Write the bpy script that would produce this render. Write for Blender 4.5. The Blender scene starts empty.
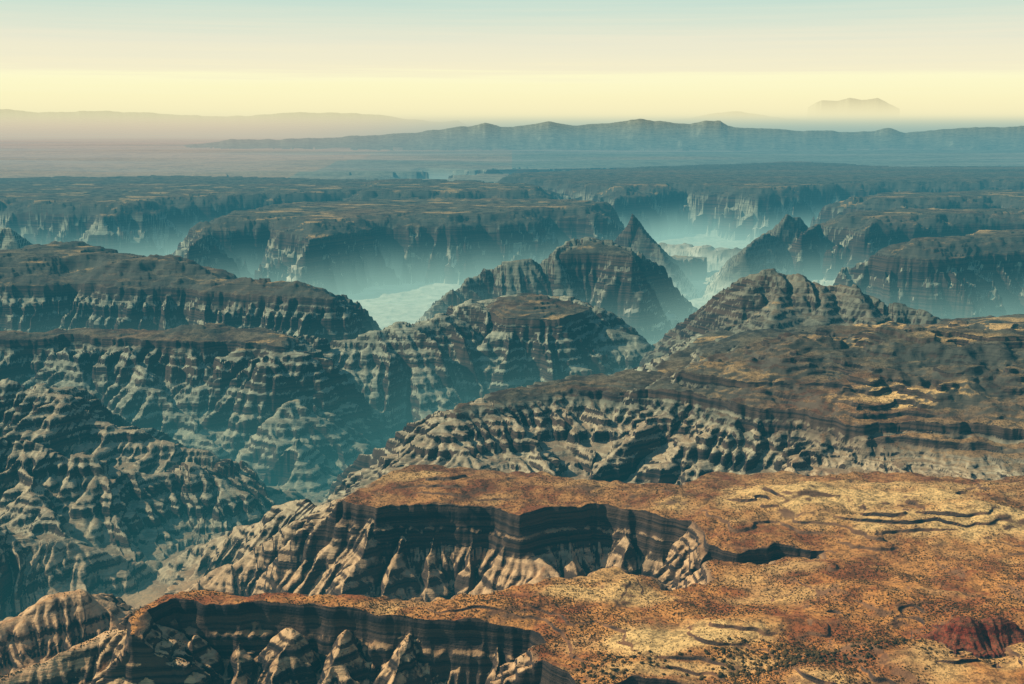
import bpy, math, random, time
import numpy as np
T0=time.time()
rng=np.random.RandomState(7); random.seed(7)
C=bpy.context.scene.collection
# ------------------------------------------------------------ camera model
F=1098.0; HOR=118.0; P=math.atan((342-HOR)/F); H=10.0
cp,sp=math.cos(P),math.sin(P)
def ray(px,py):
    a=(px-512)/F; b=(342-py)/F
    return a, cp+b*sp, -sp+b*cp
def at_z(px,py,z):
    a,b,c=ray(px,py); t=(z-H)/c
    return a*t,b*t
def at_y(px,py,Y):
    a,b,c=ray(px,py); t=Y/b
    return a*t,H+c*t
# ------------------------------------------------------------ noise
_p=rng.permutation(256); _p=np.concatenate([_p,_p]).astype(np.int32)
_a=rng.rand(256)*2*np.pi; _gx=np.cos(_a).astype(np.float32); _gy=np.sin(_a).astype(np.float32)
def perlin(x,y,seed=0):
    x=np.asarray(x,dtype=np.float32)+seed*17.31; y=np.asarray(y,dtype=np.float32)+seed*9.77
    xf=np.floor(x); yf=np.floor(y); xi=xf.astype(np.int32)&255; yi=yf.astype(np.int32)&255
    fx=x-xf; fy=y-yf; u=fx*fx*fx*(fx*(fx*6-15)+10); v=fy*fy*fy*(fy*(fy*6-15)+10)
    def g(ix,iy,dx,dy):
        h=_p[_p[ix&255]+(iy&255)]
        return _gx[h]*dx+_gy[h]*dy
    a=g(xi,yi,fx,fy); b=g(xi+1,yi,fx-1,fy); c=g(xi,yi+1,fx,fy-1); d=g(xi+1,yi+1,fx-1,fy-1)
    return ((a+u*(b-a))*(1-v)+(c+u*(d-c))*v)*1.5
def fbm(x,y,o=4,seed=0,gain=.5):
    s=0;a=1.;f=1.;n=0.
    for i in range(o):
        s=s+a*perlin(x*f,y*f,seed+i*3); n+=a; a*=gain; f*=2.03
    return s/n
def ridged(x,y,o=3,seed=0,gain=.5):
    s=0;a=1.;f=1.;n=0.
    for i in range(o):
        s=s+a*(1-2*np.abs(perlin(x*f,y*f,seed+i*5))); n+=a; a*=gain; f*=2.1
    return s/n
def sst(x,a,b):
    t=np.clip((x-a)/(b-a),0,1); return t*t*(3-2*t)
# ------------------------------------------------------------ grid
NR,NC=1800,1250
q=np.linspace(1/13.0,1/1900.0,NR); yy=1/q; uu=np.linspace(-.60,.60,NC)
Y,U=np.meshgrid(yy,uu,indexing='ij'); X=(U*Y).astype(np.float32); Y=Y.astype(np.float32)
big=np.clip(Y/60,.22,2.6)
WX=X+big*1.4*fbm(X/8,Y/8,3,1)+.7*fbm(X/2.3,Y/2.3,4,2,.58)
WY=Y+big*1.4*fbm(X/8,Y/8,3,11)+.7*fbm(X/2.3,Y/2.3,4,12,.58)
nfar=1-.75*sst(Y,52,66)
base=-6.2+.6*nfar*fbm(X/5,Y/5,4,21)+1.3*nfar*np.clip(ridged(X/6,Y/6,4,22)-.1,0,1)+1.35*sst(Y,58,76)-1.6*(1-sst(Y,38,55))
# far country: a plain cut by branching canyons
pl=sst(Y+20*fbm(X/60,Y/60,3,41),150,185)
cn=np.abs(fbm(X/60,Y/38,4,47)); cw_=.24*np.clip(1-(Y-150)/130,0,1)
cut=np.maximum(sst(cn,cw_,cw_+.035),sst(Y,225,285))
cut=np.maximum(cut,sst(-X,-10,30)*sst(Y,165,205))
plain=-.4+1.5*fbm(X/90,Y/30,3,44)*np.clip(1.5-(Y-150)/200,.25,1)
plain=np.where(cut<1,np.minimum(plain,-5+4.6*(.45*sst(cut,0,.5)+.55*sst(cut,.75,.95))+6*sst(Y,225,285)),plain)
Hh=(base*(1-pl)+plain*pl).astype(np.float32)
ID=np.where(pl>.5,1,0).astype(np.int32)
RED=np.zeros_like(Hh); TOPM=np.zeros_like(Hh)
regs=[('canyon_floor','pale sandy canyon floor winding between the mesas under teal haze'),
      ('desert_plain','flat hazy desert plain stretching to the foot of the far mountains')]
def steps(l):
    a=[0];b=[0]
    for w_,d_ in l: a.append(a[-1]+w_); b.append(b[-1]+d_)
    return a,b
PC=([0,.05,.12,.20,.25,.80,.86,1.5,1.55,2.3,2.38,3.3,3.4,4.8,4.9,7.0],
    [0,.42,.55,.60,.90,1.40,1.56,2.1,2.35,2.95,3.25,3.9,4.25,5.2,5.5,6.8])
PM=steps([(.04,.30),(.18,.07),(.03,.16),(.16,.07),(.03,.15),(.24,.13),(.05,.34),(.3,.2),(.03,.14),(.3,.2),(.04,.22),(.45,.28),(.04,.2),(.55,.33),(.05,.3),(.8,.5),(.06,.35),(1.0,.65),(.06,.3),(2.2,1.3)])
PS=steps([(.16,.07),(.02,.10),(.16,.08),(.02,.11),(.18,.09),(.02,.12),(.2,.11),(.03,.16),(.24,.14),(.03,.15),(.28,.18),(.04,.24),(.34,.22),(.03,.16),(.4,.27),(.04,.24),(.5,.33),(.04,.26),(.7,.46),(.05,.3),(.9,.6),(.05,.3),(2.4,1.5)])
PR=steps([(.15,.07),(.6,.5),(.6,.55),(.9,.85),(1.2,1.05),(1.5,1.2),(2.5,1.9),(3,2)])
PL=([0,.04,.5,1,2,5],[0,.04,.46,.95,1.9,4.4])
def field(segs,ii,warp):
    x0=X.ravel()[ii]; y0=Y.ravel()[ii]
    x=x0+warp*(WX.ravel()[ii]-x0); y=y0+warp*(WY.ravel()[ii]-y0)
    n=len(ii); best=np.full(n,1e9,np.float32); bt=np.zeros(n,np.float32); bdy=np.zeros(n,np.float32); bz=np.zeros(n,np.float32)
    inside=np.zeros(n,bool); acc=0.
    for (ax,ay,az),(bx,by,bz_) in segs:
        ex,ey=bx-ax,by-ay; L2=ex*ex+ey*ey+1e-9; L=math.sqrt(L2)
        t=np.clip(((x-ax)*ex+(y-ay)*ey)/L2,0,1)
        dx=x-(ax+t*ex); dy=y-(ay+t*ey); d=dx*dx+dy*dy
        m=d<best; best=np.where(m,d,best); bt=np.where(m,acc+t*L,bt); bdy=np.where(m,dy,bdy); bz=np.where(m,az+t*(bz_-az),bz)
        if abs(ey)>1e-9: inside^=((ay>y)!=(by>y))&(x<ex*(y-ay)/ey+ax)
        acc+=L
    return x0,y0,np.sqrt(best),bt,bdy,bz,inside
def spurred(s,bt,x0,y0,rid,spur,f1=2.1):
    near=np.clip(70/y0,0.25,1); wob=.30*perlin(x0/1.6,y0/1.6,rid)
    tt=bt+wob; so=np.maximum(s,0)
    sp1=ridged(tt/f1,so*.07,2,rid+60,.35)
    sp2=ridged(tt/.65,so*.10,2,rid+90)
    amp=spur*(.10+1.05*sst(so,.05,2.6)); amp2=spur*(.03+.20*sst(so,.15,1.2))
    return s-amp*(sp1-.15)-amp2*sp2*near+.04*fbm(x0/.35,y0/.35,2,rid)*near, tt
def commit(ii,h,rid,top=None):
    cur=Hh.ravel()[ii]; m=h>cur
    Hh.ravel()[ii]=np.where(m,h,cur); ID.ravel()[ii[m]]=rid
    tm=np.zeros(len(ii),np.float32) if top is None else top
    TOPM.ravel()[ii[m]]=tm[m]
    return m
def region(xs,ys,margin):
    M=(X>min(xs)-margin)&(X<max(xs)+margin)&(Y>min(ys)-margin)&(Y<max(ys)+margin)
    return np.nonzero(M.ravel())[0]
def mesa(name,label,pts,z,spur=1.0,cliff=.0,top=(0,0),width=1.0,red=0,warp=1.0,margin=9,rid=None,pc=None,led=1.0,fw=0.0):
    w=[at_z(px,py,z) for px,py in pts]; n=len(w)
    w=[(a,b,z) for a,b in w]
    ii=region([p[0] for p in w],[p[1] for p in w],margin)
    if rid is None: rid=len(regs); regs.append((name,label))
    if len(ii)==0: return rid
    x0,y0,d,bt,bdy,bz,inside=field([(w[k],w[(k+1)%n]) for k in range(n)],ii,warp)
    s=np.where(inside,-d,d)
    face=np.where(d>1e-4,-bdy/np.maximum(d,1e-4),0)
    se,tt=spurred(s,bt,x0,y0,rid,spur); se=se/(width*(1+fw*np.clip(face,0,1)))
    cw=sst(face+.45*perlin(tt/3.5,tt*0,rid+33)+cliff,.1,.65)
    dr=np.interp(se,*(pc or PM))*cw+np.interp(se,*PS)*(1-cw)
    si=np.maximum(-se,0)
    sj=np.maximum(si*(1+1.3*fbm(x0/2.6,y0/2.0,4,rid+7))-.15,0)
    stp=np.clip(.35+2.6*fbm(x0/2.5,y0/2.5,3,rid+17),0,1)
    ta,tb=steps([(.4,.02),(.06,.09*led),(.5,.02),(.07,.10*led),(.8,.03),(.08,.13*led),(.9,.02),(.10,.13*led),(1.5,.03),(.12,.10*led),(20,.1)])
    tp=np.interp(sj,ta,tb)*stp+(1-stp)*np.interp(sj,[0,4.4,24],[0,tb[-2],tb[-1]])
    tp=tp+top[0]*(1-np.exp(-si/max(top[1],.01)))
    h=z-dr+np.where(se<0,tp,0)
    h=np.where(s>margin-.5,-50,h)
    m=commit(ii,h,rid,(1-sst(se,-.05,.35)).astype(np.float32))
    if red: RED.ravel()[ii[m&(se<1.5)]]=red
    return rid
def ridge(name,label,pts,scale=1.0,spur=.8,warp=.7,margin=9,rid=None,red=0,f1=1.9,steep=1.0,prof=None,jag=.25):
    """crest line of world points (x,y,z)"""
    if rid is None: rid=len(regs); regs.append((name,label))
    ii=region([p[0] for p in pts],[p[1] for p in pts],margin*min(1,scale+.2))
    if len(ii)==0: return rid
    x0,y0,d,bt,bdy,bz,_=field(list(zip(pts[:-1],pts[1:])),ii,warp)
    se,tt=spurred(d,bt,x0,y0,rid,spur*min(1,scale+.1),f1*max(scale,.5))
    se=np.maximum(se/scale,0)
    cr_=perlin(bt/1.1,bt*0,rid+3); cr_=np.floor((cr_+.5)*4+.3*perlin(bt/.4,bt*0,rid+5))/4-.4
    h=bz+jag*scale*np.clip(cr_,-.6,.4)-np.interp(se,*(prof or PR))*scale*steep+.06*scale*fbm(x0/.8,y0/.8,3,rid)
    m=commit(ii,h,rid)
    if red: RED.ravel()[ii[m]]=red
    return rid
def rz(l): return [(*at_z(px,py,z),z) for px,py,z in l]
def ry(l): 
    o=[]
    for px,py,Yv in l:
        x,z=at_y(px,py,Yv); o.append((x,Yv,z))
    return o
r1=mesa('plateau','orange scrub covered foreground plateau with a finger reaching left over the lowest alcove',
 [(138,634),(150,614),(172,604),(250,605),(350,611),(450,618),(533,627),(548,640),(540,660),(580,690),(625,680),(690,684),(700,705),(640,760),(640,1000),(2600,1000),(2600,560),(1000,545),(838,549),(835,557),(720,562),(716,588),(662,592),(640,575),(605,566),(585,572),(540,583),(450,596),(330,599),(200,595),(160,600),(140,612)],0,cliff=.05,warp=.7,spur=.85,pc=PC,led=.6)
r2=mesa('mesa','brown mesa above the wide dark alcove with pale ribbed spurs below its rim',
 [(345,498),(375,509),(450,506),(500,507),(520,516),(545,508),(600,503),(650,511),(690,520),(712,541),(740,548),(832,546),(900,560),(2600,570),(2600,470),(1000,478),(850,474),(720,470),(670,482),(610,482),(540,469),(470,463),(420,466),(395,477),(370,486)],.02,cliff=.05,warp=.7,spur=.85,pc=PC,led=.7)
# ribs inside the two alcoves
def ribs(rid,lst,rimpy):
    for px,zs,ln,sc in lst:
        x,y=at_z(px,rimpy,0); e=[(x,y+.15,zs),(x-.10*ln,y-.35*ln,zs-.30*ln),(x-.3*ln,y-ln,zs-.92*ln)]
        ridge('','',e,scale=sc*1.4,spur=.55,warp=.7,rid=rid,f1=.6,steep=1.1,prof=PL,jag=.06)
ribs(r1,[(150,-.1,2.6,.6),(195,-.45,2.2,.45),(240,-.7,2.0,.4),(285,-.35,2.4,.5),(345,-.28,2.6,.5),(405,-.22,2.6,.55),(460,-.5,2.2,.4),(505,-.15,2.2,.45)],620)
ribs(r2,[(372,-.1,2.9,.6),(408,-.3,2.8,.55),(440,-.5,2.7,.45),(482,-.55,2.7,.45),(518,-.05,2.9,.6),(565,-.7,2.4,.4),(628,-.2,2.6,.6),(668,-.6,2.2,.45),(700,-.15,2.4,.5)],508)
ridge('','',rz([(392,478,-.1),(345,503,-.5),(290,530,-1.2),(235,560,-1.9),(185,588,-2.6),(120,620,-3.6)]),scale=1.1,spur=1,rid=r2,steep=.9)
ridge('','',rz([(355,492,-.3),(300,500,-1.2),(240,520,-2.3),(190,545,-3.2)]),scale=1,spur=1,rid=r2,steep=.9)
r3=mesa('plateau','broad dark right hand plateau with layered ledges stepping down towards the gorge',
 [(455,408),(500,400),(550,393),(600,390),(650,396),(700,404),(745,418),(810,428),(870,440),(1000,448),(2400,455),(2400,320),(1024,316),(930,320),(880,318),(790,316),(740,326),(690,352),(650,372),(600,375),(565,372),(530,383),(480,398)],.0,cliff=-.5,spur=1.1,width=1.3,led=.9,fw=1.5)
ridge('','',rz([(480,400,.1),(430,419,-.3),(400,436,-.9),(375,460,-1.8),(350,490,-3)]),scale=1.1,spur=1.1,rid=r3,steep=.85)
mesa('','',
 [(640,384),(700,392),(745,404),(805,412),(850,424),(930,424),(1010,430),(2400,430),(2400,330),(930,326),(790,326),(730,340),(690,362)],.40,cliff=.3,spur=1,rid=r3,led=1.6,fw=.3)
mesa('','',
 [(680,370),(760,384),(860,380),(900,388),(1010,392),(2400,396),(2400,335),(940,332),(860,336),(800,330),(740,345)],.90,cliff=.4,spur=1,rid=r3,warp=.9,led=1.6,fw=.3)
rb=ridge('butte','tall craggy dark butte crowning the right hand plateau against the haze',
 ry([(694,354,50),(708,342,51),(724,328,52),(738,308,53),(750,286,54),(762,273,55),(785,270,55.5),(800,276,55),(825,279,55),(838,284,55),(855,287,54),(870,295,54),(885,299,53.5),(912,307,53),(940,320,52)]),scale=.95,spur=1.0,warp=.3,steep=.95,jag=.5)
ridge('','',ry([(780,277,55),(776,300,52.5),(770,322,50),(762,340,48)]),scale=.8,warp=.3,rid=rb,steep=.8,spur=1)
ridge('','',ry([(850,288,54),(868,308,52),(880,325,50)]),scale=.8,warp=.3,rid=rb,steep=.8,spur=1)
ridge('','',ry([(815,280,55),(820,300,53),(822,322,50.5)]),scale=.8,warp=.3,rid=rb,steep=.8,spur=1)
rm=ridge('mesa','central grey green mesa with a long ridge running down to the left',
 ry([(425,324,56.5),(440,315,57),(458,307,58),(475,301,58.5),(495,298,60),(520,293,61),(548,294,61),(575,299,60),(592,308,59),(602,322,58)]),scale=1,spur=1.2,warp=.5,jag=.4)
mesa('','',[(470,310),(500,318),(560,318),(588,312),(585,303),(550,297),(510,297),(478,303)],-.1,width=.9,spur=1.3,warp=.7,rid=rm,cliff=.2)
ridge('','',ry([(520,295,61),(500,315,58.5),(488,335,56.5)]),scale=.9,spur=1.2,warp=.5,rid=rm)
ridge('','',ry([(572,300,60),(572,322,58),(568,345,56)]),scale=.9,spur=1.2,warp=.5,rid=rm)
ridge('','',rz([(450,314,0),(400,324,-.2),(360,334,-.6),(320,346,-1.3),(285,362,-2.4)]),scale=.9,spur=1.2,rid=rm)
ridge('','',rz([(330,346,-1.2),(310,370,-1.6),(290,400,-2.2),(262,425,-3.0),(250,450,-4)]),scale=.8,spur=1.3,rid=rm)
ridge('','',ry([(598,314,59),(602,335,57.5),(604,352,56)]),scale=.5,spur=1.1,warp=.4,rid=rm,steep=1.5)
rn=ridge('mesa','narrow high mesa directly behind the central mesa with stepped craggy summit',
 ry([(430,318,70),(450,292,72),(470,276,73),(490,268,74),(510,264,74),(540,259,75),(556,253,75),(566,243,76),(580,239,76.5),(605,240,77),(622,244,77),(636,248,77),(642,262,76),(650,285,75)]),scale=.72,spur=1.2,warp=.5,steep=1.35,jag=.7)
mesa('','',[(563,254),(600,254),(632,258),(630,248),(600,243),(570,243)],.9,width=.55,spur=.9,warp=.5,rid=rn,cliff=.3)
rp_=ridge('butte','small pointed pinnacle standing behind the right end of the narrow high mesa',
 ry([(612,244,96),(620,234,96),(628,224,96),(632,213,96),(637,219,96),(642,232,95),(655,243,94),(664,262,92)]),scale=.36,spur=.8,warp=.12,steep=1.4)
mesa('mesa','flat topped mesa at the left edge with a dark cliff at its right end',
 [(-500,300),(0,286),(80,284),(150,290),(220,292),(300,298),(332,300),(322,288),(235,284),(215,270),(150,264),(100,252),(50,250),(0,262),(-500,262)],.25,cliff=.05,top=(.3,1.5),spur=1.5,width=.9,led=1.6)
rl=mesa('mesa','long low bench in front of the left mesa with ribbed slopes falling to the gorge',
 [(-500,350),(0,338),(60,335),(120,340),(190,342),(240,340),(280,344),(300,338),(270,332),(230,327),(150,331),(60,329),(0,332),(-500,332)],-.3,cliff=-.3,spur=1.6)
for k,l in enumerate([[(60,345,-.5),(75,372,-1.4),(100,400,-2.4),(130,425,-3.4)],[(130,345,-.4),(150,375,-1.4),(185,405,-2.5),(215,440,-3.6)],[(200,345,-.5),(225,372,-1.4),(255,395,-2.2),(290,425,-3.2),(320,450,-4.2)],[(265,345,-.6),(290,365,-1.5),(320,388,-2.6),(345,410,-3.6)],[(-30,345,-.5),(0,372,-1.6),(30,392,-2.4)]]):
    ridge('','',rz(l),scale=.8,spur=1.1,rid=rl,prof=PL)
ridge('','',rz([(296,440,-3.2),(298,452,-3.5),(292,490,-5.2)]),scale=.8,spur=.7,rid=rl,prof=PL,jag=0)
rk=ridge('ridge','ribbed shoulder at the left edge dropping right from a small flat top',
 rz([(-200,380,0),(0,382,-.1),(45,384,-.15),(70,398,-.5),(110,415,-1.1),(160,436,-1.8),(215,455,-2.5),(262,488,-3.8)]),scale=1.2,spur=1.1,steep=.8)
ridge('','',rz([(40,392,-.5),(60,420,-1.2),(90,445,-2.0),(130,470,-2.8)]),scale=.9,spur=1.1,rid=rk,prof=PL)
rj=ridge('ridge','lower brown ridge on the left pointing right towards the gorge',
 rz([(-200,450,-.6),(0,440,-.9),(50,450,-1.2),(100,460,-1.5),(150,464,-1.9),(205,464,-2.2),(245,462,-2.7),(275,500,-4.3)]),scale=1.2,spur=1.1,steep=.8,jag=.4)
ridge('','',rz([(20,445,-1.0),(40,490,-1.8),(70,530,-2.6),(120,560,-3.6)]),scale=1,spur=1.1,rid=rj,steep=.9,prof=PL)
ridge('','',rz([(110,470,-1.9),(130,505,-2.8),(160,540,-3.8)]),scale=.9,spur=1.1,rid=rj,prof=PL)
ridge('','',rz([(185,466,-2.2),(205,500,-3.2),(230,540,-4.4)]),scale=.9,spur=1.1,rid=rj,prof=PL)
ridge('ridge','lowest left hand spur in brown shadow just above the foreground slopes',
 rz([(-200,530,-1.4),(0,522,-1.8),(40,530,-2.2),(90,545,-2.8),(140,556,-3.4),(170,580,-4.3)]),scale=1.1,spur=1.1,steep=.85)
rh=ridge('hill','rounded pale hill at the lower left beside the foreground finger',
 rz([(-200,650,-1),(0,618,-1.2),(45,598,-1.0),(80,592,-1.0),(112,604,-1.3),(150,625,-1.9)]),scale=1.0,spur=.6,jag=0)
ridge('','',rz([(-200,720,-.8),(0,672,-.9),(60,650,-.7),(110,632,-.5),(145,625,-.2)]),scale=.9,spur=.7,rid=r1,jag=0)
ridge('rock_outcrop','low rugged rust red rock outcrop on the orange plateau near the right edge',
 rz([(922,634,.44),(940,622,.70),(952,615,.86),(965,610,.94),(978,616,.80),(995,611,.90),(1012,620,.74),(1030,630,.5)]),scale=.27,spur=1.5,warp=.3,red=.9,f1=.4)
# far tables
mesa('mesa','long far table with a dark cliff band above the pale left canyon floor',
 [(190,244),(208,232),(270,229),(300,240),(380,228),(450,228),(520,224),(560,219),(606,219),(612,211),(580,207),(500,205),(400,206),(330,208),(260,214),(205,224)],.05,cliff=.3,spur=1.5,width=.5,led=1.5)
mesa('mesa','wide far table at the left edge beyond the misty side canyon',
 [(-500,222),(0,212),(100,218),(165,214),(190,208),(330,203),(425,196),(400,187),(200,182),(0,184),(-500,184)],0,cliff=.3,spur=1.5,width=.55,led=1.8)
mesa('mesa','thin dark table in the middle distance left of the misty gap',
 [(350,202),(450,203),(545,200),(560,193),(440,186),(360,186)],.3,cliff=.3,spur=1.6,width=.55,led=1.8)
mesa('mesa','very long far table running right from the misty gap',
 [(495,186),(560,190),(620,200),(680,193),(760,200),(850,193),(960,191),(1024,190),(2000,188),(2000,168),(900,172),(800,166),(600,174),(505,180)],0.1,cliff=.3,spur=1.6,width=.55,led=1.8)
mesa('mesa','slim table at the right edge below the long far table',
 [(835,208),(900,212),(990,208),(1024,212),(2000,214),(2000,200),(1000,197),(860,201)],0,cliff=.3,spur=1.6,width=.55,led=1.8)
mesa('mesa','dark table on the right with a tapering left end above pale haze',
 [(805,232),(830,226),(870,236),(930,228),(1000,224),(2000,230),(2000,215),(900,217),(840,219)],.1,cliff=.3,spur=1.5,width=.5,led=1.5)
mesa('mesa','dark flat table at the right edge just beyond the tallest butte',
 [(882,256),(930,260),(1024,254),(2000,264),(2000,238),(1024,238),(960,240),(900,248)],.2,cliff=.3,spur=1.5,width=.55,led=1.5)
rq_=ridge('butte','pair of small far pinnacles left of the dark right hand tables',
 ry([(742,254,92),(754,240,96),(765,232,98),(775,236,100),(788,213,102),(798,217,103),(812,230,104),(825,221,105),(832,232,106)]),scale=.36,spur=.9,warp=.2,jag=.8,steep=1.4)
ridge('butte','small far butte at the left edge rising from pale haze',
 ry([(-60,228,90),(-10,227,90),(8,227,90),(14,238,89),(30,262,88)]),scale=.7,spur=.7,warp=.15)
def rangeh(name,label,sky,Yr,wid,rough,seed,lo=-.9,jag=0):
    rid=len(regs); regs.append((name,label))
    pts=[at_y(px,py,Yr) for px,py in sky]
    xs=np.array([p[0] for p in pts]); zs=np.array([p[1] for p in pts])
    XX=X*Yr/np.maximum(Y,1)
    prof=np.interp(XX,xs,zs,left=-30,right=zs[-1] if sky[-1][0]>1024 else -30)
    prof=prof+jag*fbm(XX/12,XX*0,4,seed+9,.6)
    yc=Yr+wid*.15*fbm(X/(wid*.8),X*0,3,seed)
    c=1-np.abs(Y-yc)/wid
    c=c-rough*.30*np.abs(fbm(X/(wid*.3),Y/(wid*.3),4,seed+2))*np.clip(1.1-c,0,1)
    h=-1+(prof+1)*np.clip(c,0,1.0)**1.2
    m=(h>Hh)&(c>0.02)&(prof>lo); Hh[m]=h[m]; ID[m]=rid
rangeh('mountain_range','dark teal mountain ridge on the skyline right of centre',
 [(120,154),(180,147),(230,139),(300,138),(360,135),(420,131),(470,125),(485,122),(500,127),(515,125),(530,122),(548,119),(565,122),(585,123),(600,122),(620,120),(640,118),(655,121),(665,120),(690,122),(705,119),(720,119),(728,124),(745,127),(800,129),(860,131),(875,130),(888,127),(905,132),(935,130),(960,127),(1000,127),(1024,125),(1400,123)],420,60,1.4,70,jag=.9)
rangeh('mountain_range','pale far mountain range low on the left skyline',
 [(-300,112),(-50,109),(0,107),(40,110),(90,109),(150,112),(220,114),(300,111),(350,113),(380,114),(400,117),(440,121),(458,119),(470,124),(520,130),(560,135)],760,130,.6,73,jag=1)
rangeh('mountain_range','faint low mountains on the right skyline behind the teal ridge',
 [(600,130),(640,122),(690,116),(715,111),(735,109),(770,115),(800,119),(850,124),(900,128),(960,132)],900,140,.6,76,jag=1)
rangeh('mountain','single faint flat topped mountain floating above haze at the upper right',
 [(808,106),(816,101),(822,98),(830,98),(838,98),(850,94),(862,96),(878,94),(884,97),(890,101),(900,107)],1150,230,0,79,4,jag=.7)
fade=np.clip(45/Y,0,1); slopeish=np.clip(-Hh/2,0,1)
Hh+=fade*(.02*fbm(X/.55,Y/.55,4,50)+.10*fbm(X/3,Y/3,2,54))
Hh+=TOPM*(.05*np.clip((Y-28)/10,0,1)*fade*ridged(X/1.2,Y/1.2,3,58)+.20*fade*fbm(X/2.2,Y/1.6,4,59))
mid=np.clip((Y-60)/40,0,1)*np.clip(1-(Y-200)/60,0,1)*np.where(ID==0,.12,1)
Hh+=mid*(.35*ridged(X/4,Y/4,3,56)*(slopeish+.2))
Hh=Hh.astype(np.float32)
print('heights',time.time()-T0)
def height(x,y,A=None):
    A=Hh if A is None else A
    fi=(1/y-q[0])/(q[-1]-q[0])*(NR-1); fj=(x/y+.60)/1.20*(NC-1)
    fi=np.clip(fi,0,NR-1.001); fj=np.clip(fj,0,NC-1.001)
    a=fi.astype(int); b=fj.astype(int); fa=fi-a; fb=fj-b
    return (A[a,b]*(1-fa)*(1-fb)+A[a+1,b]*fa*(1-fb)+A[a,b+1]*(1-fa)*fb+A[a+1,b+1]*fa*fb),a,b
# ------------------------------------------------------------ rain erosion (droplets, vectorised)
def erode(x0,x1,y0,y1,cell,nb,npb,steps,seed,lim,gain):
    r=np.random.RandomState(seed)
    nx=int((x1-x0)/cell); ny=int((y1-y0)/cell)
    gx=x0+np.arange(nx)*cell; gy=y0+np.arange(ny)*cell
    GX,GY=np.meshgrid(gx,gy)
    h0=(height(GX.ravel(),GY.ravel())[0]/cell).astype(np.float32); h=h0.copy(); up=.05/cell; dn=-lim/cell
    for bnum in range(nb):
        yv=y0+(y1-y0)*r.rand(npb)**1.3
        xv=(r.rand(npb)*2-1)*.58*yv
        px=(xv-x0)/cell; py=(yv-y0)/cell
        ok=(px>2)&(px<nx-3)&(py>2)&(py<ny-3); px=px[ok].astype(np.float32); py=py[ok].astype(np.float32)
        dx=np.zeros_like(px); dy=np.zeros_like(px); vel=np.ones_like(px); wat=np.ones_like(px); sed=np.zeros_like(px)
        for st in range(steps):
            ix=px.astype(np.int32); iy=py.astype(np.int32); fx=px-ix; fy=py-iy; k=iy*nx+ix
            a=h[k]; b=h[k+1]; c=h[k+nx]; d=h[k+nx+1]
            gxx=(b-a)*(1-fy)+(d-c)*fy; gyy=(c-a)*(1-fx)+(d-b)*fx
            ho=a*(1-fx)*(1-fy)+b*fx*(1-fy)+c*(1-fx)*fy+d*fx*fy
            dx=dx*.15-gxx*.85; dy=dy*.15-gyy*.85; L=np.sqrt(dx*dx+dy*dy)+1e-6; dx/=L; dy/=L
            npx=np.clip(px+dx,1,nx-3); npy=np.clip(py+dy,1,ny-3)
            jx=npx.astype(np.int32); jy=npy.astype(np.int32); ux=npx-jx; uy=npy-jy; j=jy*nx+jx
            hn=h[j]*(1-ux)*(1-uy)+h[j+1]*ux*(1-uy)+h[j+nx]*(1-ux)*uy+h[j+nx+1]*ux*uy
            dh=hn-ho
            cap=np.maximum(np.minimum(-dh,1.0),.02)*vel*wat*2.0
            dep=np.where(dh>0,np.minimum(dh*.3,sed),np.where(sed>cap,(sed-cap)*.1,0))
            er=np.where((dh<0)&(sed<=cap),np.minimum(np.minimum((cap-sed)*.2,-dh*.35),.15),0)*gain
            dl=dep-er; sed=sed-dl
            for kk,wt in ((k,(1-fx)*(1-fy)),(k+1,fx*(1-fy)),(k+nx,(1-fx)*fy),(k+nx+1,fx*fy)):
                np.add.at(h,kk,(dl*wt).astype(np.float32))
            vel=np.sqrt(np.clip(vel*vel-dh*.6,.05,5)); wat*=.975; px,py=npx,npy
        h=np.clip(h,h0+dn,h0+up)
    dl=((h-h0)*cell).reshape(ny,nx)
    k=dl.copy(); k[1:-1,1:-1]=(dl[1:-1,1:-1]*4+dl[:-2,1:-1]+dl[2:,1:-1]+dl[1:-1,:-2]+dl[1:-1,2:])/8
    print('erosion',cell,k.min(),k.max(),k.std(),time.time()-T0)
    xf=(X-x0)/cell; yf=(Y-y0)/cell
    m=(xf>1)&(xf<nx-3)&(yf>1)&(yf<ny-3)
    xf=xf[m]; yf=yf[m]; ix=xf.astype(int); iy=yf.astype(int); fx=xf-ix; fy=yf-iy
    v=k[iy,ix]*(1-fx)*(1-fy)+k[iy,ix+1]*fx*(1-fy)+k[iy+1,ix]*(1-fx)*fy+k[iy+1,ix+1]*fx*fy
    e=np.clip((y1-Y[m])/5,0,1)*np.clip((Y[m]-y0)/1,0,1)*(1-.9*TOPM[m])
    Hh[m]+=(v*e).astype(np.float32)
erode(-62,62,32,110,.10,8,50000,50,3,.26,.55)
erode(-27,27,14,44,.05,9,50000,55,4,.18,.7)
# hard and soft rock layers: the same level ledges run through every wall
lv=[-10.]; rr_=np.random.RandomState(5)
while lv[-1]<3: lv.append(lv[-1]+rr_.choice([.18,.24,.32,.46]))
lv=np.array(lv)
zin=[];zout=[]
for a_,b_ in zip(lv[:-1],lv[1:]):
    zin+= [a_, a_+.70*(b_-a_)]; zout+=[a_, a_+.30*(b_-a_)]      # gentle bench, then steep face
zw=Hh+.35*fbm(X/22,Y/22,2,61)
tz=np.interp(zw,zin,zout)-(zw-Hh)
amt=(.32+.50*sst(Y,28,36))*(1-TOPM)*np.clip((190-Y)/20,0,1)*(ID!=1)*np.where(ID==0,.15,1)
Hh=(Hh*(1-amt)+tz*amt).astype(np.float32)
nb_=np.maximum(np.maximum(Hh[:-6,3:-3],Hh[6:,3:-3]),np.maximum(Hh[3:-3,:-6],Hh[3:-3,6:]))
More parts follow.
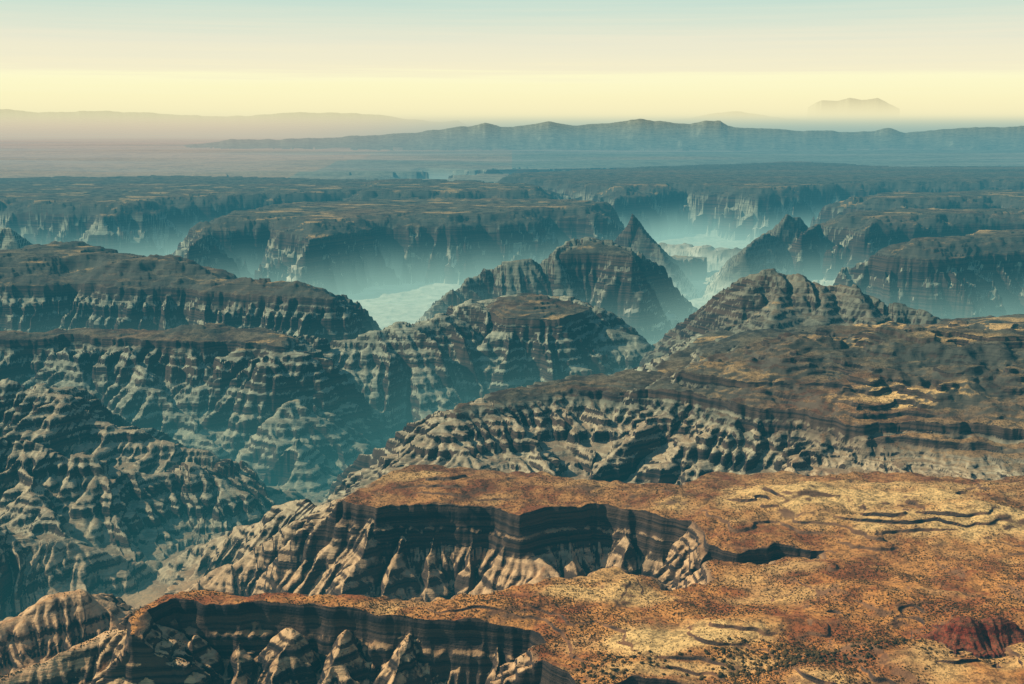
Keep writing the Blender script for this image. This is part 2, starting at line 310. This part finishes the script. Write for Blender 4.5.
core=Hh[3:-3,3:-3]; lim_=nb_+np.where(Y[3:-3,3:-3]<80,.12,50); Hh[3:-3,3:-3]=np.minimum(core,lim_)
print('strata',time.time()-T0)
# ------------------------------------------------------------ colour zones (real ground colour differences)
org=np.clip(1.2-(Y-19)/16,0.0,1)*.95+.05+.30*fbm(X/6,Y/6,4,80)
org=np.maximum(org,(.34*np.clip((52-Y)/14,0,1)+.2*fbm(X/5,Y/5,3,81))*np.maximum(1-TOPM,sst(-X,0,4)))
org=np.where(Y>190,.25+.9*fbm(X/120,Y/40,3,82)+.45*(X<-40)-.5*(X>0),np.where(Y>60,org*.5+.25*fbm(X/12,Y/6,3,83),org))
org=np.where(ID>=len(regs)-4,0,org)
snd=sst(fbm(X/3.2,Y/2.6,4,84)+.10*sst(X,0,8),.10,.42)*.75*np.clip(1.6-Y/25,0.08,1)
snd=np.maximum(snd,sst(fbm(X/5,Y/2.2,4,87),.20,.34)*.55*sst(Y,32,45)*(Y<150))
def patch(px,py,rx,ry,v=1):
    cx,cy=at_z(px,py,0)
    d=np.sqrt(((X-cx)/rx)**2+((Y-cy)/ry)**2)+.9*fbm(X/1.5,Y/1.5,5,86,.6)
    return v*(1-sst(d,.4,1.2))
for a in [(915,354,3.4,2.2,1),(1000,362,1.8,1.4,.8),(820,370,1.2,.8,.5),(900,420,2.6,.8,1),(745,404,1.6,.6,.4),(960,385,2,.6,.6),(850,505,4.2,1.4,1),(980,530,3.4,1.1,1),(900,490,3,.5,.7),(670,645,2.1,.8,1),(680,672,2.4,.3,.7),(610,595,1.6,.5,.8),(420,480,1.3,.5,.5),(780,600,1.5,.4,.5),(120,250,6,2,.5)]:
    snd=np.maximum(snd,patch(*a))
snd=np.where(Y>150,np.clip(1.0*sst(Y,150,300)*(.25+1.7*fbm(X/150,Y/22,3,88)+.6*sst(-X,10,60)-.3*sst(X,0,60)),0,1),snd)
snd=np.where(ID>=len(regs)-4,0,snd)
flo=sst(.8*fbm(X/7,Y/7,4,90)-.40*(Hh+2.7),-.3,.4)*sst(Y,50,66)*(Y<170)
# ------------------------------------------------------------ materials
def nd(nt,t):
    return nt.nodes.new(t)
class G:
    def __init__(s,nt): s.nt=nt
    def l(s,a,b): s.nt.links.new(a,b)
    def set(s,i,v):
        if isinstance(v,bpy.types.NodeSocket): s.l(v,i)
        else: i.default_value=v
    def m(s,op,a,b=0.,c=None,clamp=False):
        n=s.nt.nodes.new('ShaderNodeMath'); n.operation=op; n.use_clamp=clamp
        s.set(n.inputs[0],a); s.set(n.inputs[1],b)
        return n.outputs[0]
    def v(s,op,a,b):
        n=s.nt.nodes.new('ShaderNodeVectorMath'); n.operation=op
        s.set(n.inputs[0],a); s.set(n.inputs[3] if op=='SCALE' else n.inputs[1],b); return n.outputs[0]
    def mr(s,x,a,b,c=0.,d=1.,smooth=True):
        n=s.nt.nodes.new('ShaderNodeMapRange'); n.interpolation_type='SMOOTHSTEP' if smooth else 'LINEAR'
        s.set(n.inputs[0],x)
        for i,vv in enumerate((a,b,c,d)): n.inputs[i+1].default_value=vv
        return n.outputs[0]
    def mix(s,f,a,b,mode='MIX'):
        n=s.nt.nodes.new('ShaderNodeMix'); n.data_type='RGBA'; n.blend_type=mode
        s.set(n.inputs[0],f); s.set(n.inputs[6],a); s.set(n.inputs[7],b); return n.outputs[2]
    def noise(s,vec,sc,det=4,rough=.6):
        n=s.nt.nodes.new('ShaderNodeTexNoise'); s.l(vec,n.inputs['Vector'])
        n.inputs['Scale'].default_value=sc; n.inputs['Detail'].default_value=det; n.inputs['Roughness'].default_value=rough
        return n.outputs[0]
def col(r,g,b): return (r,g,b,1)
mat=bpy.data.materials.new('canyon_rock'); mat.use_nodes=True; nt=mat.node_tree; nt.nodes.clear(); g=G(nt)
geo=nd(nt,'ShaderNodeNewGeometry'); pos=geo.outputs['Position']
sep=nd(nt,'ShaderNodeSeparateXYZ'); g.l(pos,sep.inputs[0]); PX,PY,PZ=sep.outputs
att=nd(nt,'ShaderNodeAttribute'); att.attribute_name='zone'; sa=nd(nt,'ShaderNodeSeparateColor'); g.l(att.outputs['Color'],sa.inputs[0])
att2=nd(nt,'ShaderNodeAttribute'); att2.attribute_name='cap'; CAP=att2.outputs['Fac']
O,S,R=sa.outputs; FL=att.outputs['Alpha']
sn=nd(nt,'ShaderNodeSeparateXYZ'); g.l(geo.outputs['True Normal'],sn.inputs[0]); NZ=sn.outputs[2]
n1=g.noise(pos,.8,6,.7); n2=g.noise(pos,5,4,.7); n3=g.noise(pos,17,3,.7)
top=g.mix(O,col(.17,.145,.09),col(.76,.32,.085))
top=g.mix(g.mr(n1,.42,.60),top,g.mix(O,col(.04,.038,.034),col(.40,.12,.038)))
top=g.mix(S,top,g.mix(g.mr(PY,150,250),col(.97,.60,.22),col(.95,.60,.44)))
top=g.mix(g.m('MULTIPLY',g.mr(n2,.49,.59),.5),top,col(.05,.035,.02))
top=g.mix(g.m('MULTIPLY',g.mr(n3,.52,.59),.6),top,col(.035,.024,.014))
cmb=nd(nt,'ShaderNodeCombineXYZ'); g.l(g.m('MULTIPLY',PX,.12),cmb.inputs[0]); g.l(g.m('MULTIPLY',PY,.12),cmb.inputs[1]); g.l(g.m('MULTIPLY',PZ,7.0),cmb.inputs[2])
st=g.noise(cmb.outputs[0],1.4,3,.7)
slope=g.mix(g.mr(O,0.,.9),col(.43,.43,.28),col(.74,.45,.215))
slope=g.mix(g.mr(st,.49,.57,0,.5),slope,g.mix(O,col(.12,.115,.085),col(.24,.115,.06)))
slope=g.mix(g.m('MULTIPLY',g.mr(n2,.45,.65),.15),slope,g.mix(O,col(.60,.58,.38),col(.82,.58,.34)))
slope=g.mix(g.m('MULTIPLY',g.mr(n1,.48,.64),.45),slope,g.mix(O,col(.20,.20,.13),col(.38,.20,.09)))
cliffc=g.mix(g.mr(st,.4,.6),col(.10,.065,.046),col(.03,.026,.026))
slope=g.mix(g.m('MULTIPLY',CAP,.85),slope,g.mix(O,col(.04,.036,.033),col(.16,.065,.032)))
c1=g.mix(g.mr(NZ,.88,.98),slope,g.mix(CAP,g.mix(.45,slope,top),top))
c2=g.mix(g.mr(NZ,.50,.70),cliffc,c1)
c3=g.mix(g.m('MULTIPLY',FL,g.mr(NZ,.45,.8)),c2,g.mix(g.mr(n1,.35,.62),col(.92,.82,.58),col(.58,.51,.35)))
c4=g.mix(R,c3,g.mix(g.mr(n3,.4,.6),col(.26,.045,.02),col(.06,.016,.01)))
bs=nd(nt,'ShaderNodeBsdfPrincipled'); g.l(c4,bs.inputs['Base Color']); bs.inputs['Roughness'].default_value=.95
bs.inputs['Specular IOR Level'].default_value=.1
bp=nd(nt,'ShaderNodeBump'); bp.inputs['Strength'].default_value=1; bp.inputs['Distance'].default_value=.05
g.l(g.m('ADD',g.m('MULTIPLY',n2,.5),g.m('ADD',g.m('MULTIPLY',n3,.5),g.m('MULTIPLY',st,1.2))),bp.inputs['Height']); g.l(bp.outputs[0],bs.inputs['Normal'])
out=nd(nt,'ShaderNodeOutputMaterial'); g.l(bs.outputs[0],out.inputs[0])
# ------------------------------------------------------------ terrain objects
V=np.stack([X.ravel(),Y.ravel(),Hh.ravel()],1).astype(np.float32)
A=np.stack([np.clip(org,0,1).ravel(),np.clip(snd,0,1).ravel(),RED.ravel(),flo.ravel()],1).astype(np.float32)
CP=TOPM.copy(); CP[ID==rb]=np.maximum(CP[ID==rb],.6); CP[ID==rn]=np.maximum(CP[ID==rn],.4); CP[ID==rp_]=.7; CP[ID==rq_]=.7
CP=CP.ravel().astype(np.float32)
i=np.arange(NR-1)[:,None]*NC+np.arange(NC-1)[None,:]; i=i.ravel()
Q=np.stack([i,i+1,i+NC+1,i+NC],1).astype(np.int32); QI=ID.ravel()[i]
def build(name,vs,qs,at,m,cp_=None):
    me=bpy.data.meshes.new(name); k=qs.shape[1]
    me.vertices.add(len(vs)); me.vertices.foreach_set('co',vs.ravel())
    me.loops.add(qs.size); me.loops.foreach_set('vertex_index',qs.ravel().astype(np.int32))
    me.polygons.add(len(qs)); me.polygons.foreach_set('loop_start',np.arange(0,qs.size,k,dtype=np.int32))
    me.update(calc_edges=True)
    if at is not None:
        a=me.attributes.new('zone','FLOAT_COLOR','POINT'); a.data.foreach_set('color',at.ravel())
        a=me.attributes.new('cap','FLOAT','POINT'); a.data.foreach_set('value',cp_)
    me.materials.append(m); o=bpy.data.objects.new(name,me); C.objects.link(o); return o
for r,(nm,lb) in enumerate(regs):
    s=Q[QI==r]
    if len(s)==0: print('EMPTY',nm,lb); continue
    u,inv=np.unique(s.ravel(),return_inverse=True)
    o=build(nm,V[u],inv.reshape(-1,4),A[u],mat,CP[u]); o['kind']='structure'; o['label']=lb
    o['category']=nm.replace('_',' ')
print('terrain',time.time()-T0)
# ------------------------------------------------------------ shrubs
N=420000
yq=1/np.sqrt(rng.rand(N)*(1/14.**2-1/42.**2)+1/42.**2); xq=(rng.rand(N)*1.16-.58)*yq
hz,a,b=height(xq,yq); e=.06
hx=height(xq+e,yq)[0]; hy=height(xq,yq+e)[0]
sl=np.hypot(hx-hz,hy-hz)/e
den=fbm(xq/1.4,yq/1.4,3,95)+.15
ok=(sl<.5)&(hz>-1.0)&(rng.rand(N)<np.clip(.25+1.5*den,0.04,1)*(1-.88*np.clip(snd[a,b],0,1)))
xq,yq,hz=xq[ok],yq[ok],hz[ok]
inv_=(np.abs(xq/yq)<.42)
smat=bpy.data.materials.new('scrub_leaves'); smat.use_nodes=True; b_=smat.node_tree.nodes['Principled BSDF']
gg=G(smat.node_tree); ge=nd(smat.node_tree,'ShaderNodeNewGeometry')
gg.l(gg.mix(gg.mr(gg.noise(ge.outputs['Position'],6,2),.35,.65),col(.05,.04,.02),col(.12,.075,.03)),b_.inputs['Base Color']); b_.inputs['Roughness'].default_value=1
b_.inputs['Specular IOR Level'].default_value=.05
import bmesh
def ico(sub,seed):
    bm=bmesh.new(); rr=random.Random(seed)
    for k in range(3 if sub>1 else 1):
        r=bmesh.ops.create_icosphere(bm,subdivisions=sub,radius=1)
        ox,oy=(rr.uniform(-.6,.6),rr.uniform(-.6,.6)) if k else (0,0); sc=1 if k==0 else rr.uniform(.5,.8)
        for v in r['verts']:
            f=rr.uniform(.72,1.15)*sc; v.co=v.co*f; v.co.x+=ox; v.co.y+=oy; v.co.z=v.co.z*.75+.55*sc
    bm.verts.ensure_lookup_table()
    vs=np.array([v.co[:] for v in bm.verts],np.float32); fs=np.array([[v.index for v in f.verts] for f in bm.faces],np.int32); bm.free(); return vs,fs
order=np.argsort(yq+np.where(inv_,0,1000)+np.where(yq<18.3,500,0)+rng.rand(len(yq))*9)
ind=order[:300]; rest=order[300:56000]
protos=[]
for k in range(4):
    vs,fs=ico(2,k); me=build('shrub',vs,fs,None,smat); m_=me.data; bpy.data.objects.remove(me); protos.append(m_)
for n_,k in enumerate(ind):
    o=bpy.data.objects.new('shrub',protos[n_%4]); C.objects.link(o)
    r=rng.uniform(.026,.040); o.location=(xq[k],yq[k],hz[k]-.2*r); o.scale=(r,r,r); o.rotation_euler=(0,0,rng.rand()*6.28)
    o['label']='small dark round shrub dotted on the orange plateau in the foreground'; o['category']='shrub'; o['group']='shrubs scattered over the near plateau'
vs,fs=ico(1,9); nv=len(vs); K=len(rest); r=rng.uniform(.007,.019,K).astype(np.float32)
an=rng.rand(K)*6.28; ca,sa_=np.cos(an),np.sin(an)
vx=(vs[None,:,0]*ca[:,None]-vs[None,:,1]*sa_[:,None])*r[:,None]+xq[rest][:,None]
vy=(vs[None,:,0]*sa_[:,None]+vs[None,:,1]*ca[:,None])*r[:,None]+yq[rest][:,None]
vz=vs[None,:,2]*r[:,None]+hz[rest][:,None]-.2*r[:,None]
VV=np.stack([vx,vy,vz],2).reshape(-1,3).astype(np.float32)
FF=(fs[None]+(np.arange(K)*nv)[:,None,None]).reshape(-1,3)
o=build('scrub',VV,FF,None,smat); o['kind']='stuff'; o['label']='dark desert scrub speckling the plateau tops'; o['category']='scrub'
print('shrubs',K,time.time()-T0)
# ------------------------------------------------------------ air: added box of haze, glowing in place of scattered sunlight
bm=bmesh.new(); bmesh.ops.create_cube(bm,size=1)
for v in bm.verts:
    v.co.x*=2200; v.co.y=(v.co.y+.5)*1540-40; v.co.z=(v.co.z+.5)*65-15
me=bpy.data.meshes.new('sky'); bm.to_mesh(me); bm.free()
vm=bpy.data.materials.new('haze_glow'); vm.use_nodes=True; nt=vm.node_tree; nt.nodes.clear(); g=G(nt)
vm.cycles.volume_step_rate=.16
geo=nd(nt,'ShaderNodeNewGeometry'); sep=nd(nt,'ShaderNodeSeparateXYZ'); g.l(geo.outputs['Position'],sep.inputs[0]); PX,PY,PZ=sep.outputs
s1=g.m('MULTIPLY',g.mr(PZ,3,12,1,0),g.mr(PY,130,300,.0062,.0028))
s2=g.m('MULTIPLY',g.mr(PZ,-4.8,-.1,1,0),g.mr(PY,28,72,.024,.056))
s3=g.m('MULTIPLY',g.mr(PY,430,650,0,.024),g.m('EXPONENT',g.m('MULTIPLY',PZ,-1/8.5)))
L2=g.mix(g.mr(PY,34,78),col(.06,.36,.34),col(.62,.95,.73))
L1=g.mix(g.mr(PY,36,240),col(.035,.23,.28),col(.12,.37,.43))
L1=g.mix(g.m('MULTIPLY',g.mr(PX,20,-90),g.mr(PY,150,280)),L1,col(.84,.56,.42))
e1=g.v('SCALE',L1,s1); e2=g.v('SCALE',L2,s2); e3=g.v('SCALE',(.99,.90,.55),s3)  # haze light painted as emission; it also fills the shadows with teal
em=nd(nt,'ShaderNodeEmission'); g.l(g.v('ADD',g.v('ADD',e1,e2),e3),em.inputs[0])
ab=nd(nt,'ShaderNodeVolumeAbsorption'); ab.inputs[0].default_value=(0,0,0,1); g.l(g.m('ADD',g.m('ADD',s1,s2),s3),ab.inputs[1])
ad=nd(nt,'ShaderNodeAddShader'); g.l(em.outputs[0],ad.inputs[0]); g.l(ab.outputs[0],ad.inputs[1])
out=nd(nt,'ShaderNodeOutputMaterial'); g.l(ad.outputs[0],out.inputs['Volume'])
me.materials.append(vm); o=bpy.data.objects.new('sky',me); C.objects.link(o); o['kind']='structure'; o['label']='added box of glowing haze around the canyon, standing in for sunlit air'; o['category']='sky'  # holds haze alone; the sky's own colours are in the world
# ------------------------------------------------------------ world and sun
EL,AZ=math.radians(39),math.radians(-80)   # azimuth from +Y, negative = left
w=bpy.data.worlds.new('World'); bpy.context.scene.world=w; w.use_nodes=True; nt=w.node_tree; nt.nodes.clear(); g=G(nt)
sk=nd(nt,'ShaderNodeTexSky'); sk.sky_type='NISHITA'; sk.sun_disc=False; sk.sun_elevation=EL; sk.sun_rotation=AZ
tc=nd(nt,'ShaderNodeTexCoord'); sep=nd(nt,'ShaderNodeSeparateXYZ'); g.l(tc.outputs['Generated'],sep.inputs[0]); Z=sep.outputs[2]
mp=nd(nt,'ShaderNodeMapping'); mp.inputs['Scale'].default_value=(2,2,110); g.l(tc.outputs['Generated'],mp.inputs[0])
nz=g.noise(mp.outputs[0],1.5,5,.65)
zz=g.m('ADD',Z,g.m('MULTIPLY',g.m('SUBTRACT',nz,.5),.028))
rp=nd(nt,'ShaderNodeValToRGB'); g.l(g.m('MULTIPLY',zz,1/.125,clamp=True),rp.inputs[0])
cr=rp.color_ramp; stops=[(0,(.99,.92,.56)),(.14,(1.0,.96,.58)),(.27,(1.0,.97,.63)),(.34,(.92,.86,.62)),(.52,(.84,.82,.64)),(.75,(.63,.76,.65)),(.95,(.47,.70,.65))]
while len(cr.elements)<len(stops): cr.elements.new(.5)
for e_,(p_,c_) in zip(cr.elements,stops): e_.position=p_; e_.color=(*c_,1)
skc=g.v('MULTIPLY',sk.outputs[0],(.048,.068,.082))
g2=g.mix(g.mr(Z,.12,.24),rp.outputs[0],skc)
bg=nd(nt,'ShaderNodeBackground'); g.l(g2,bg.inputs[0]); bg.inputs[1].default_value=1
out=nd(nt,'ShaderNodeOutputWorld'); g.l(bg.outputs[0],out.inputs[0])
sd=bpy.data.lights.new('sun','SUN'); sd.energy=5; sd.angle=math.radians(.5); sd.color=(1,.90,.70)
so=bpy.data.objects.new('sun',sd); C.objects.link(so)
from mathutils import Vector
dv=Vector((math.sin(AZ)*math.cos(EL),math.cos(AZ)*math.cos(EL),math.sin(EL))); so.rotation_euler=dv.to_track_quat('Z','Y').to_euler()
cd=bpy.data.cameras.new('camera'); cd.sensor_width=36; cd.lens=F/1024*36; cd.clip_end=6000; cd.clip_start=.1
co=bpy.data.objects.new('camera',cd); C.objects.link(co); co.location=(0,0,H); co.rotation_euler=(math.pi/2-P,0,0)
bpy.context.scene.camera=co
sc=bpy.context.scene; sc.view_settings.view_transform='Standard'; sc.view_settings.look='None'; sc.view_settings.exposure=0
print('done',time.time()-T0)
